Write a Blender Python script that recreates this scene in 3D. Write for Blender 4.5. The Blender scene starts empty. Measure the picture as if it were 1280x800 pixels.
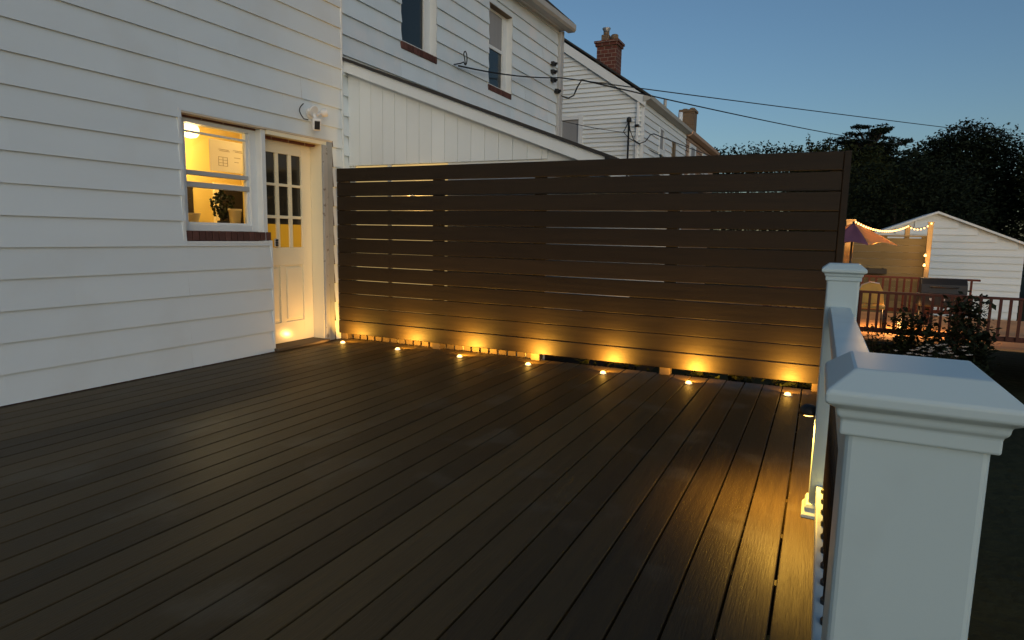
import bpy, bmesh, math, random
from mathutils import Vector, Matrix
random.seed(7)
C = bpy.context.scene.collection
R = math.radians
PI = math.pi

# ------------------------------------------------------------------ camera, sky, sun, exposure
CAM = Vector((0, 0, 1.18))
def camera_axes():
    y = Vector((388, -98, 792)).normalized()
    x = Vector((1650, 139, -792)).normalized()
    x = (x - y * x.dot(y)).normalized()
    z = x.cross(y)
    if z.y > 0: z = -z
    right = Vector((x[0], y[0], z[0])); down = Vector((x[1], y[1], z[1])); fwd = Vector((x[2], y[2], z[2]))
    return right, -down, -fwd
cr, cu, cb = camera_axes()
cam = bpy.data.cameras.new('camera'); camo = bpy.data.objects.new('camera', cam); C.objects.link(camo)
camo.matrix_world = Matrix(((cr.x, cu.x, cb.x, CAM.x), (cr.y, cu.y, cb.y, CAM.y), (cr.z, cu.z, cb.z, CAM.z), (0, 0, 0, 1)))
cam.sensor_fit = 'HORIZONTAL'; cam.sensor_width = 36; cam.lens = 36 * 792 / 1280
cam.clip_start = 0.05; cam.clip_end = 2000
bpy.context.scene.camera = camo

SUN_EL, SUN_AZ = 8.0, 143.0
world = bpy.data.worlds.new('World'); bpy.context.scene.world = world; world.use_nodes = True
wn = world.node_tree
sky = wn.nodes.new('ShaderNodeTexSky'); sky.sky_type = 'NISHITA'; sky.sun_disc = False
sky.sun_elevation = R(SUN_EL); sky.sun_rotation = R(SUN_AZ); sky.ozone_density = 2.8; sky.dust_density = 1.2
wn.links.new(sky.outputs[0], wn.nodes['Background'].inputs[0])
wn.nodes['Background'].inputs[1].default_value = 0.05
sun = bpy.data.lights.new('sun', 'SUN'); sun.energy = 0.26; sun.angle = R(75); sun.color = (1, 1.0, 0.98)
suno = bpy.data.objects.new('sun', sun); C.objects.link(suno)
sd = Vector((math.sin(R(SUN_AZ)), math.cos(R(SUN_AZ)), math.tan(R(25))))
suno.rotation_euler = sd.to_track_quat('Z', 'Y').to_euler()
vs = bpy.context.scene.view_settings
vs.view_transform = 'Standard'; vs.look = 'None'; vs.gamma = 1; vs.use_curve_mapping = False
vs.exposure = 1.25
bpy.context.scene.cycles.max_bounces = 8
bpy.context.scene.cycles.sample_clamp_indirect = 4

# ------------------------------------------------------------------ materials
def mat(name, col, rough=0.6, spec=0.5, noise=None, bump=None, stretch=(1, 1, 1), rnd=0.0, metal=0.0, spots=None, streak=None, coat=0.0):
    m = bpy.data.materials.new(name); m.use_nodes = True
    nt = m.node_tree; N = nt.nodes; L = nt.links
    b = N['Principled BSDF']
    b.inputs['Roughness'].default_value = rough
    b.inputs['Specular IOR Level'].default_value = spec
    b.inputs['Metallic'].default_value = metal
    if coat: b.inputs['Coat Weight'].default_value = coat
    tc = N.new('ShaderNodeTexCoord'); mp = N.new('ShaderNodeMapping'); mp.inputs['Scale'].default_value = stretch
    L.new(tc.outputs['Object'], mp.inputs['Vector'])
    vec = mp.outputs['Vector']
    if rnd:
        at = N.new('ShaderNodeAttribute'); at.attribute_name = 'rnd'
        ad = N.new('ShaderNodeVectorMath'); ad.operation = 'MULTIPLY_ADD'
        L.new(at.outputs['Fac'], ad.inputs[0]); ad.inputs[1].default_value = (13.7, 7.3, 19.1); L.new(vec, ad.inputs[2])
        vec = ad.outputs[0]
    rgb = N.new('ShaderNodeRGB'); rgb.outputs[0].default_value = (*col, 1)
    cur = rgb.outputs[0]
    def vary(fac_socket, lo, hi):
        nonlocal cur
        mr = N.new('ShaderNodeMapRange'); mr.inputs['To Min'].default_value = lo; mr.inputs['To Max'].default_value = hi
        L.new(fac_socket, mr.inputs['Value'])
        mx = N.new('ShaderNodeVectorMath'); mx.operation = 'SCALE'
        L.new(cur, mx.inputs[0]); L.new(mr.outputs[0], mx.inputs['Scale'])
        cur = mx.outputs[0]
    if noise:
        n = N.new('ShaderNodeTexNoise'); n.inputs['Scale'].default_value = noise[0]; n.inputs['Detail'].default_value = 6
        L.new(vec, n.inputs['Vector']); vary(n.outputs['Fac'], 1 - noise[1], 1 + noise[1])
        rr = N.new('ShaderNodeMapRange'); rr.inputs['To Min'].default_value = max(.05, rough - .12); rr.inputs['To Max'].default_value = min(1, rough + .12)
        L.new(n.outputs['Fac'], rr.inputs['Value']); L.new(rr.outputs[0], b.inputs['Roughness'])
    if rnd:
        vary(at.outputs['Fac'], 1 - rnd, 1 + rnd)
    if spots:
        n2 = N.new('ShaderNodeTexNoise'); n2.inputs['Scale'].default_value = spots[0]; n2.inputs['Detail'].default_value = 4
        L.new(tc.outputs['Object'], n2.inputs['Vector'])
        cr_ = N.new('ShaderNodeValToRGB'); cr_.color_ramp.elements[0].position = spots[1]; cr_.color_ramp.elements[1].position = spots[1] + spots[4]
        L.new(n2.outputs['Fac'], cr_.inputs[0])
        mx = N.new('ShaderNodeMixRGB'); L.new(cr_.outputs[0], mx.inputs[0]); L.new(cur, mx.inputs[1]); mx.inputs[2].default_value = (*spots[2], 1)
        ml = N.new('ShaderNodeMath'); ml.operation = 'MULTIPLY'; ml.inputs[1].default_value = spots[3]
        L.new(cr_.outputs[0], ml.inputs[0]); L.new(ml.outputs[0], mx.inputs[0])
        cur = mx.outputs[0]
    L.new(cur, b.inputs['Base Color'])
    if bump:
        n3 = N.new('ShaderNodeTexNoise'); n3.inputs['Scale'].default_value = bump[0]; n3.inputs['Detail'].default_value = 5
        L.new(vec, n3.inputs['Vector'])
        bp = N.new('ShaderNodeBump'); bp.inputs['Strength'].default_value = bump[1]; bp.inputs['Distance'].default_value = bump[2] if len(bump) > 2 else 0.01
        L.new(n3.outputs['Fac'], bp.inputs['Height']); L.new(bp.outputs[0], b.inputs['Normal'])
    return m

def emis(name, col, s):
    m = bpy.data.materials.new(name); m.use_nodes = True
    b = m.node_tree.nodes['Principled BSDF']
    b.inputs['Base Color'].default_value = (*[c * .5 for c in col], 1)
    b.inputs['Emission Color'].default_value = (*col, 1); b.inputs['Emission Strength'].default_value = s
    return m

def canvas(name, col, k=.7):
    m = mat(name, col, .85, .2, noise=(5, .12)); nt = m.node_tree; N = nt.nodes
    b = N['Principled BSDF']; out = N['Material Output']; t = N.new('ShaderNodeBsdfTranslucent'); mx = N.new('ShaderNodeMixShader'); mx.inputs[0].default_value = k
    t.inputs[0].default_value = (*col, 1); nt.links.new(b.outputs[0], mx.inputs[1]); nt.links.new(t.outputs[0], mx.inputs[2]); nt.links.new(mx.outputs[0], out.inputs[0])
    return m

def glass(name, tint=(1, 1, 1), refl=0.08):
    m = bpy.data.materials.new(name); m.use_nodes = True
    nt = m.node_tree; nt.nodes.clear()
    out = nt.nodes.new('ShaderNodeOutputMaterial'); tr = nt.nodes.new('ShaderNodeBsdfTransparent'); gl = nt.nodes.new('ShaderNodeBsdfGlossy')
    tr.inputs[0].default_value = (*tint, 1); gl.inputs['Roughness'].default_value = 0.02
    fr = nt.nodes.new('ShaderNodeFresnel'); fr.inputs[0].default_value = 1.45
    mx = nt.nodes.new('ShaderNodeMixShader')
    nt.links.new(fr.outputs[0], mx.inputs[0]); nt.links.new(tr.outputs[0], mx.inputs[1]); nt.links.new(gl.outputs[0], mx.inputs[2])
    nt.links.new(mx.outputs[0], out.inputs[0])
    return m

def brick_mat(name, c1, c2, mortar, scale=1.0, bw=0.215, rh=0.075):
    m = bpy.data.materials.new(name); m.use_nodes = True
    nt = m.node_tree; N = nt.nodes; L = nt.links; b = N['Principled BSDF']; b.inputs['Roughness'].default_value = 0.9
    tc = N.new('ShaderNodeTexCoord'); sp = N.new('ShaderNodeSeparateXYZ'); L.new(tc.outputs['Object'], sp.inputs[0])
    ad = N.new('ShaderNodeMath'); L.new(sp.outputs[0], ad.inputs[0]); L.new(sp.outputs[1], ad.inputs[1])
    cb_ = N.new('ShaderNodeCombineXYZ'); L.new(ad.outputs[0], cb_.inputs[0]); L.new(sp.outputs[2], cb_.inputs[1])
    br = N.new('ShaderNodeTexBrick'); L.new(cb_.outputs[0], br.inputs['Vector'])
    br.inputs['Color1'].default_value = (*c1, 1); br.inputs['Color2'].default_value = (*c2, 1); br.inputs['Mortar'].default_value = (*mortar, 1)
    br.inputs['Scale'].default_value = scale; br.inputs['Brick Width'].default_value = bw; br.inputs['Row Height'].default_value = rh
    br.inputs['Mortar Size'].default_value = 0.008; br.inputs['Mortar Smooth'].default_value = 0.2
    nz = N.new('ShaderNodeTexNoise'); nz.inputs['Scale'].default_value = 30; L.new(tc.outputs['Object'], nz.inputs['Vector'])
    mx = N.new('ShaderNodeMixRGB'); mx.blend_type = 'MULTIPLY'; mx.inputs[0].default_value = 0.6
    L.new(br.outputs['Color'], mx.inputs[1]); L.new(nz.outputs['Fac'], mx.inputs[2])
    L.new(mx.outputs[0], b.inputs['Base Color'])
    bp = N.new('ShaderNodeBump'); bp.inputs['Strength'].default_value = 0.5; bp.inputs['Distance'].default_value = 0.008
    iv = N.new('ShaderNodeMath'); iv.operation = 'SUBTRACT'; iv.inputs[0].default_value = 1; L.new(br.outputs['Fac'], iv.inputs[1])
    L.new(iv.outputs[0], bp.inputs['Height']); L.new(bp.outputs[0], b.inputs['Normal'])
    return m

M = {
 'siding': mat('white_siding', (.67, .74, .78), .55, .4, noise=(2.2, .06), bump=(60, .06, .002), rnd=.012, spots=(1.7, .54, (.60, .63, .63), .5, .22), stretch=(1, .35, 1.5)),
 'siding_old': mat('weathered_siding', (.66, .75, .80), .6, .4, noise=(3, .10), bump=(60, .06, .002), rnd=.05, spots=(2.2, .5, (.78, .79, .80), .6, .18)),
 'siding_far': mat('far_siding', (.74, .79, .80), .6, .4, noise=(1.5, .08), rnd=.05),
 'siding_tan': mat('tan_siding', (.40, .28, .20), .7, .3, noise=(1.5, .1), rnd=.06),
 'panel': mat('white_panel_board', (.74, .78, .78), .6, .3, noise=(2, .06), rnd=.03, bump=(40, .05, .002)),
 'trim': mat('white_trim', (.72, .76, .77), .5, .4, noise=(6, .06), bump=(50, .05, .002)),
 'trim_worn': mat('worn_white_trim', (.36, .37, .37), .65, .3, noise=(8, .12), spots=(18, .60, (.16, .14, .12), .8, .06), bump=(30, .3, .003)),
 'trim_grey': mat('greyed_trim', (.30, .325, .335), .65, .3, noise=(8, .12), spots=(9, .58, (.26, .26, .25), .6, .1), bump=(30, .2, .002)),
 'reveal': mat('beige_reveal', (.66, .58, .46), .6, .3, noise=(6, .08)),
 'door': mat('door_paint', (.88, .80, .57), .22, .5, noise=(3, .04), bump=(20, .04, .002)),
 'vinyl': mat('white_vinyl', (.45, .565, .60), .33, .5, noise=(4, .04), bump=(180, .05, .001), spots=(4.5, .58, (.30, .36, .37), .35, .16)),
 'deck': mat('brown_composite_board', (.062, .0415, .0175), .55, .22, noise=(5, .46), stretch=(9, .55, 9), rnd=.30, bump=(20, .85, .002), spots=(2.6, .565, (.105, .088, .060), .38, .10)),
 'fence': mat('brown_fence_board', (.0185, .0130, .0078), .55, .2, noise=(4, .42), stretch=(.5, 8, 9), rnd=.24, bump=(22, .6, .002)),
 'post': mat('brown_post', (.085, .06, .038), .7, .3, noise=(6, .2), stretch=(6, 6, .6), bump=(20, .4, .002)),
 'pale_wood': mat('pale_wood', (.34, .24, .12), .7, .3, noise=(5, .22), stretch=(1, 1, 4), rnd=.14, bump=(20, .3, .002)),
 'grey_wood': mat('weathered_wood', (.13, .105, .055), .8, .2, noise=(5, .25), stretch=(.5, 4, 6), rnd=.16, bump=(20, .3, .002)),
 'red_wood': mat('red_stained_wood', (.075, .020, .012), .6, .3, noise=(6, .2), rnd=.1),
 'skirt': mat('skirt_picket_wood', (.13, .095, .06), .75, .2, noise=(6, .2), rnd=.12),
 'black': mat('black_plastic', (.012, .012, .012), .45, .4, noise=(20, .2)),
 'black_metal': mat('black_metal', (.010, .010, .011), .4, .5, noise=(20, .2)),
 'metal': mat('galvanised_metal', (.45, .46, .47), .45, .5, metal=.7, noise=(8, .15)),
 'gutter': mat('aged_gutter', (.42, .41, .37), .5, .4, noise=(4, .18)),
 'gutter_tan': mat('tan_gutter', (.45, .31, .22), .6, .3, noise=(4, .15)),
 'down': mat('grey_downspout', (.42, .43, .43), .5, .4, noise=(5, .12)),
 'shingle': mat('dark_shingle', (.045, .042, .04), .9, .2, noise=(14, .3), bump=(30, .6, .01)),
 'brown': mat('brown_head', (.20, .15, .09), .7, .3, noise=(5, .15)),
 'plastic': mat('white_plastic', (.80, .79, .76), .35, .5, noise=(8, .03)),
 'rubber': mat('cable_rubber', (.012, .012, .013), .6, .3, noise=(20, .2)),
 'soil': mat('dark_soil_grass', (.025, .028, .014), .95, .1, noise=(.9, .5), bump=(6, .8, .05)),
 'leaf': mat('dark_leaf', (.016, .022, .008), .8, .12, noise=(.6, .45), rnd=.45),
 'leaf2': mat('olive_leaf', (.024, .030, .010), .8, .12, noise=(.6, .45), rnd=.45),
 'leaf3': mat('blue_green_leaf', (.010, .016, .008), .8, .12, noise=(.5, .45), rnd=.45),
 'bark': mat('bark', (.05, .038, .028), .9, .2, noise=(6, .3), bump=(12, .8, .03)),
 'petal': mat('pale_petal', (.55, .50, .46), .7, .2, noise=(8, .1)),
 'purple': canvas('purple_canvas', (.24, .11, .17), .35),
 'orange': canvas('orange_canvas', (.99, .74, .42), .8),
 'gold': mat('golden_wicker', (.45, .30, .07), .5, .4, noise=(12, .2)),
 'paper': canvas('cream_paper', (.86, .80, .66), .6),
 'ink': mat('faint_ink', (.42, .34, .2), .9, .1),
 'roomwall': mat('yellow_room_wall', (.60, .43, .12), .85, .2, noise=(1.5, .08)),
 'roomceil': mat('cream_ceiling', (.80, .66, .36), .85, .2, noise=(1.5, .05)),
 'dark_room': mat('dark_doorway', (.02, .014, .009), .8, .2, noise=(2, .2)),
 'terracotta': mat('clay_pot', (.55, .40, .18), .7, .3, noise=(6, .12)),
 'amber': mat('amber_blind', (.38, .19, .02), .9, .1, noise=(5, .1)),
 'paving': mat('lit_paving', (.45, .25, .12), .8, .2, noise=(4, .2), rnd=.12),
 'glass': glass('window_glass'),
 'darkglass': mat('dark_pane', (.030, .026, .018), .06, .5, noise=(2, .2)),
 'bluepane': mat('dusky_pane', (.022, .028, .028), .05, .6, noise=(2, .2)),
 'curtain': mat('pale_curtain', (.30, .31, .32), .9, .2, noise=(2, .15), stretch=(1, 14, .4)),
 'brick': brick_mat('red_brick', (.13, .040, .026), (.20, .060, .038), (.34, .27, .22), bw=.22, rh=.105),
 'tanbrick': brick_mat('tan_brick', (.30, .20, .11), (.24, .15, .085), (.26, .22, .17)),
 'sillbrick': mat('dark_brick', (.105, .05, .042), .9, .2, noise=(14, .35), rnd=.25, bump=(30, .6, .004)),
 'lens': emis('warm_lens', (1, .60, .17), 2.6),
 'bulb': emis('warm_bulb', (1, .50, .14), 2.2),
 'roomlamp': emis('room_lamp', (1, .74, .30), 1.5),
 'litpane': emis('lit_blind', (1, .72, .30), .19),
}

# ------------------------------------------------------------------ mesh helpers
def new(): 
    bm = bmesh.new(); bm.faces.layers.float.new('rnd'); return bm
def setr(bm, faces, r):
    l = bm.faces.layers.float['rnd']
    for f in faces: f[l] = r
def quad(bm, pts, r=None):
    f = bm.faces.new([bm.verts.new(p) for p in pts]); f[bm.faces.layers.float['rnd']] = random.random() if r is None else r
    return f
def box(bm, x0, x1, y0, y1, z0, z1, bev=0.0, r=None, seg=1):
    vs_ = [bm.verts.new(p) for p in ((x0,y0,z0),(x1,y0,z0),(x1,y1,z0),(x0,y1,z0),(x0,y0,z1),(x1,y0,z1),(x1,y1,z1),(x0,y1,z1))]
    fs = [bm.faces.new([vs_[i] for i in q]) for q in ((0,3,2,1),(4,5,6,7),(0,1,5,4),(1,2,6,5),(2,3,7,6),(3,0,4,7))]
    rr = random.random() if r is None else r
    setr(bm, fs, rr)
    if bev:
        es = list({e for f in fs for e in f.edges})
        res = bmesh.ops.bevel(bm, geom=es, offset=bev, segments=seg, affect='EDGES', profile=.5)
        setr(bm, res['faces'], rr)
def prism(bm, poly, axis, a, b, r=None):
    """polygon of 2-D points extruded along an axis from a to b"""
    def P(p, t):
        return {'x': (t, p[0], p[1]), 'y': (p[0], t, p[1]), 'z': (p[0], p[1], t)}[axis]
    v0 = [bm.verts.new(P(p, a)) for p in poly]; v1 = [bm.verts.new(P(p, b)) for p in poly]
    n = len(poly); fs = [bm.faces.new(v0), bm.faces.new(v1[::-1])]
    for i in range(n): fs.append(bm.faces.new([v0[i], v1[i], v1[(i+1) % n], v0[(i+1) % n]]))
    setr(bm, fs, random.random() if r is None else r)
    bmesh.ops.recalc_face_normals(bm, faces=fs)
def tube(bm, pts, rad, n=8, caps=True, r=None):
    pts = [Vector(p) for p in pts]; rings = []
    rads = rad if isinstance(rad, (list, tuple)) else [rad] * len(pts)
    ref = None
    for i, p in enumerate(pts):
        d = (pts[min(i+1, len(pts)-1)] - pts[max(i-1, 0)]).normalized()
        if ref is None:
            ref = d.cross(Vector((0, 0, 1)) if abs(d.z) < .9 else Vector((1, 0, 0))).normalized()
        ref = (ref - d * ref.dot(d)).normalized(); u = d.cross(ref)
        rings.append([bm.verts.new(p + (ref * math.cos(2*PI*k/n) + u * math.sin(2*PI*k/n)) * rads[i]) for k in range(n)])
    fs = []
    for a, b in zip(rings, rings[1:]):
        for k in range(n): fs.append(bm.faces.new((a[k], a[(k+1) % n], b[(k+1) % n], b[k])))
    for f in fs: f.smooth = True
    if caps: fs += [bm.faces.new(rings[0][::-1]), bm.faces.new(rings[-1])]
    setr(bm, fs, random.random() if r is None else r)
def lathe(bm, prof, c, n=20, sq=False, smooth=True):
    """profile [(radius, z)] spun round a vertical axis at c; sq = square section of half-size radius"""
    rings = []
    for (rr, z) in prof:
        if sq:
            rings.append([bm.verts.new((c[0] + sx*rr, c[1] + sy*rr, c[2] + z)) for sx, sy in ((-1,-1),(1,-1),(1,1),(-1,1))])
        else:
            rings.append([bm.verts.new((c[0] + rr*math.cos(2*PI*k/n), c[1] + rr*math.sin(2*PI*k/n), c[2] + z)) for k in range(n)])
    m = len(rings[0]); fs = []
    for a, b in zip(rings, rings[1:]):
        for k in range(m):
            f = bm.faces.new((a[k], a[(k+1) % m], b[(k+1) % m], b[k])); f.smooth = smooth and not sq; fs.append(f)
    fs += [bm.faces.new(rings[0][::-1]), bm.faces.new(rings[-1])]
    setr(bm, fs, random.random())
def obj(name, bm, m, parent=None, bevel=0.0):
    me = bpy.data.meshes.new(name); bm.to_mesh(me); bm.free()
    o = bpy.data.objects.new(name, me); C.objects.link(o); me.materials.append(M[m] if isinstance(m, str) else m)
    if parent is not None:
        o.parent = parent; o.matrix_parent_inverse = parent.matrix_basis.inverted()
    if bevel:
        md = o.modifiers.new('bevel', 'BEVEL'); md.width = bevel; md.segments = 2; md.limit_method = 'ANGLE'
    return o
def tag(o, label, cat, group=None):
    o['label'] = label; o['category'] = cat
    if group: o['group'] = group
    return o
def thing(name, label, cat, loc=(0, 0, 0), group=None):
    o = bpy.data.objects.new(name, None); C.objects.link(o); o.location = loc; o.empty_display_size = .1
    bpy.context.view_layer.update() if False else None
    return tag(o, label, cat, group)
def structure(name, bm, m):
    o = obj(name, bm, m); o['kind'] = 'structure'; return o
def bx(name, m, parent, *a, **k):
    bm = new(); box(bm, *a, **k); return obj(name, bm, m, parent)
def dup(root, delta=(0, 0, 0), label=None):
    r = root.copy(); C.objects.link(r); r.location = root.location + Vector(delta)
    if label: r['label'] = label
    for ch in root.children:
        c = ch.copy(); C.objects.link(c); c.parent = r
        for g in ch.children:
            d = g.copy(); C.objects.link(d); d.parent = c
    return r

def siding(bm, plane, pos, regions, pitch, z_off=0.0, lip=.020, joint=3.6):
    """lapped boards on the plane x=pos ('x', facing +x) or y=pos ('y', facing -y); regions = (u0,u1,z0,z1)"""
    def P(u, o, z): return (pos + o, u, z) if plane == 'x' else (u, pos - o, z)
    for (u0, u1, za, zb) in regions:
        k0 = math.floor((za - z_off) / pitch)
        k = k0
        while z_off + k * pitch < zb - 1e-6:
            l0, l1 = z_off + k*pitch, z_off + (k+1)*pitch
            a, b = max(l0, za), min(l1, zb)
            rs = random.Random(k * 7 + int(pos * 100))
            oa = lip - (lip - .002) * (a - l0) / pitch; ob = lip - (lip - .002) * (b - l0) / pitch
            cuts = [u0]; t = math.floor(u0 / joint) * joint + rs.uniform(0, joint)
            while t < u1 - .4:
                if t > u0 + .4: cuts.append(t)
                t += joint
            cuts.append(u1)
            for i in range(len(cuts) - 1):
                e = .0006 * (i % 2); rr = random.random()
                n = max(1, int((cuts[i+1] - cuts[i]) / 1.2))
                wob = [rs.uniform(-.001, .001) for _ in range(n + 1)]
                for j in range(n):
                    ua = cuts[i] + (cuts[i+1] - cuts[i]) * j / n; ub = cuts[i] + (cuts[i+1] - cuts[i]) * (j+1) / n
                    pts = [P(ua, oa + e + wob[j], a), P(ub, oa + e + wob[j+1], a), P(ub, ob + e, b), P(ua, ob + e, b)]
                    quad(bm, pts if plane == 'x' else pts, rr)
                    quad(bm, [P(ua, 0, a), P(ub, 0, a), P(ub, oa + e + wob[j+1], a), P(ua, oa + e + wob[j], a)], rr)
            k += 1

# ------------------------------------------------------------------ setting
GZ = -1.0
bm = new(); n = 24
for i in range(n):
    for j in range(n):
        x0, x1 = -300 + 600*i/n, -300 + 600*(i+1)/n; y0, y1 = -200 + 800*j/n, -200 + 800*(j+1)/n
        quad(bm, [(x0,y0,GZ),(x1,y0,GZ),(x1,y1,GZ),(x0,y1,GZ)], .5)
structure('ground', bm, 'soil')

# deck: individual boards running towards the fence
bm = new()
x = -.058 + 2 * .1455
edges = []
while x > -4.75:
    x0 = max(x - .1455, -4.742)
    rr = random.random()
    box(bm, x0 + .0042, x - .0042, -2.2, 5.525 + random.uniform(-.006, .006), -.025, 0, bev=.0028, r=rr)
    x -= .1455
deck = structure('deck', bm, 'deck')
bm = new()
for y in [-2.1 + .4*i for i in range(20)]: box(bm, -4.74, .21, y, y + .04, -.22, -.027)
box(bm, .215, .24, -2.2, 5.5, -.26, -.002); box(bm, -4.74, .213, 5.47, 5.5, -.26, -.03)
structure('deck_joists', bm, 'deck')

# ------------------------------------------------------------------ own house
WX = -4.774     # wall face before the lap lip
house = thing('siding_house', 'white lapped siding house wall with lit kitchen window and back door', 'house', (-6, 3, 0))
bm = new()
OY0, OYS, OY1 = 3.60, 4.508, 5.385
siding(bm, 'x', WX, [(-4, OY0, 0.004, 5.0), (OY0, OYS, 0.004, 1.052), (OY0, OY1, 2.135, 5.0), (OY1, 5.535, 0.004, 5.0)], .2072, .001)
obj('siding', bm, 'siding', house)
# edge trims round the opening
bm = new()
box(bm, WX - .11, WX + .012, OY0 - .014, OY0, 1.05, 2.15); box(bm, WX - .002, WX + .0165, OY0 - .03, OY0 - .0145, 1.05, 2.15)
box(bm, WX - .11, WX + .016, OYS - .004, OYS + .012, 0.004, 1.085)
box(bm, WX - .04, WX + .016, OY0, OYS - .0045, 1.053, 1.078)
obj('edge_trim', bm, 'trim', house)
bm = new(); box(bm, WX - .13, WX + .010, OY0, OY1, 2.120, 2.134); obj('header_board', bm, 'reveal', house)
bm = new(); box(bm, WX - .02, WX + .02, 5.536, 5.562, -.5, 5.0, bev=.004); obj('corner_post', bm, 'trim', house)
# masonry behind the siding
IX = -4.98
bm = new()
for (y0, y1, z0, z1) in ((-4, 3.66, GZ, 5.0), (3.66, 4.47, GZ, 1.165), (3.66, 4.47, 2.10, 5.0), (4.47, 5.225, 2.06, 5.0), (5.305, 5.53, GZ, 5.0), (5.225, 5.305, 2.125, 5.0), (4.47, 5.225, GZ, -.04)):
    box(bm, IX, -4.86, y0, y1, z0, z1)
for (y0, y1) in ((-4, -3.97), (5.45, 5.53)): box(bm, -13, IX - .001, y0, y1, GZ, 5.0)
box(bm, -13.1, -13.001, -4, 5.53, GZ, 5.0)
obj('masonry_wall', bm, 'brick', house)
bm = new(); prism(bm, [(-4.45, 4.95), (-4.45, 5.08), (-9, 8.19), (-13.5, 5.08), (-13.5, 4.95), (-9, 8.04)], 'y', -4.2, 5.56); obj('roof', bm, 'shingle', house)
# brick rowlock sill
bm = new(); y = OY0 + .012
while y < 4.49:
    box(bm, -4.90, -4.782, y, y + .058, 1.083, 1.163, bev=.004); y += .066
sl = obj('brick_sill', bm, 'sillbrick', house)
# window
WXF = -4.862
bm = new()
box(bm, -4.95, WXF, 3.60, 3.70, 1.165, 2.118); box(bm, -4.95, WXF, 4.375, 4.445, 1.165, 2.118)
box(bm, -4.95, WXF - .002, 3.70, 4.375, 1.165, 1.222); box(bm, -4.95, WXF - .002, 3.70, 4.375, 2.068, 2.118)
win = obj('window', bm, 'trim', house, .003)
bm = new()
box(bm, -4.935, -4.885, 3.701, 4.374, 1.640, 1.680, bev=.004); box(bm, -4.925, -4.880, 3.701, 4.374, 1.535, 1.582, bev=.004)
obj('sash_rail', bm, 'down', win)
bm = new(); box(bm, -4.93, -4.888, 3.701, 3.722, 1.223, 2.067); box(bm, -4.93, -4.888, 4.352, 4.374, 1.223, 2.067); box(bm, -4.93, -4.888, 3.7225, 4.3515, 1.223, 1.240); box(bm, -4.93, -4.888, 3.7225, 4.3515, 1.993, 2.008)
obj('sash', bm, 'trim', win)
bm = new(); quad(bm, [(-4.908, 3.722, 1.24), (-4.908, 4.352, 1.24), (-4.908, 4.352, 2.067), (-4.908, 3.722, 2.067)]); obj('pane', bm, 'glass', win)
# door frame
bm = new()
box(bm, -4.98, -4.79, 4.446, 4.498, 0.0, 2.118, bev=.004)
obj('mullion_post', bm, 'trim', house)
bm = new(); box(bm, -4.975, -4.778, 5.226, 5.2325, 0.0, 2.078); box(bm, -4.975, WX + .002, 4.4985, 5.36, 2.079, 2.118)
obj('door_jamb', bm, 'door', house)
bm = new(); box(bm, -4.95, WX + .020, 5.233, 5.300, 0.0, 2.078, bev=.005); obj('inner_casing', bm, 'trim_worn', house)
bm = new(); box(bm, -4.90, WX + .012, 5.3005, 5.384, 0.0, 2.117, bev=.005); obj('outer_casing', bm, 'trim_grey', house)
bm = new(); box(bm, -4.95, -4.70, 4.50, 5.23, 0.004, .032, bev=.006); obj('threshold', bm, 'post', house)
# door
DX = -4.925
bm = new()
cols = [(4.612, 4.742), (4.784, 4.914), (4.957, 5.089)]; rows = [(1.012, 1.302), (1.332, 1.622), (1.648, 1.942)]
D0, D1 = 4.478, 5.224
box(bm, DX - .045, DX, D0, 4.612, .034, 2.062); box(bm, DX - .045, DX, 5.089, D1, .034, 2.062)
box(bm, DX - .045, DX, 4.612, 5.089, 1.942, 2.062)
for a, b in ((4.742, 4.784), (4.914, 4.957)): box(bm, DX - .04, DX - .003, a, b, 1.012, 1.942)
for a, b in ((1.302, 1.332), (1.622, 1.648)): box(bm, DX - .04, DX - .004, 4.612, 5.089, a, b)
pz0, pz1 = .245, .83
box(bm, DX - .045, DX, 4.612, 5.089, pz1, 1.012); box(bm, DX - .045, DX, 4.612, 5.089, .034, pz0)
box(bm, DX - .045, DX, 4.768, 4.835, pz0, pz1); 
for a, b in ((4.612, 4.768), (4.835, 5.089)):
    box(bm, DX - .045, DX - .014, a, b, pz0, pz1); box(bm, DX - .013, DX - .004, a + .022, b - .022, pz0 + .022, pz1 - .022, bev=.008)
door = obj('door', bm, 'door', house, .004)
for i, (a, b) in enumerate(cols):
    for j, (c, d) in enumerate(rows):
        if j == 0:
            bm = new(); box(bm, DX - .03, DX - .02, a, b, c, 1.245); obj('lit_pane', bm, emis('amber_blind_lit', (.62, .30, .015), .17) if not (i or j) else bpy.data.materials['amber_blind_lit'], door)
            bm = new(); box(bm, DX - .03, DX - .02, a, b, 1.245, d); obj('door_pane', bm, 'darkglass', door)
        else:
            bm = new(); box(bm, DX - .03, DX - .02, a, b, c, d); obj('door_pane', bm, 'darkglass', door)
bm = new(); box(bm, DX + .0005, DX + .02, 4.690, 4.738, 1.02, 1.10, bev=.004); lk = obj('lock', bm, 'metal', door)
bm = new(); [box(bm, DX + .0205, DX + .023, 4.697, 4.731, 1.03 + .022*i, 1.043 + .022*i) for i in range(3)]; obj('keypad', bm, 'black', lk)
bm = new(); tube(bm, [(DX + .001, 4.545, .95), (DX + .05, 4.545, .95)], .012); lathe(bm, [(.001, -.028), (.02, -.022), (.028, 0), (.02, .022), (.001, .028)], (DX + .06, 4.545, .95), 14); obj('door_knob', bm, 'metal', door)
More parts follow.
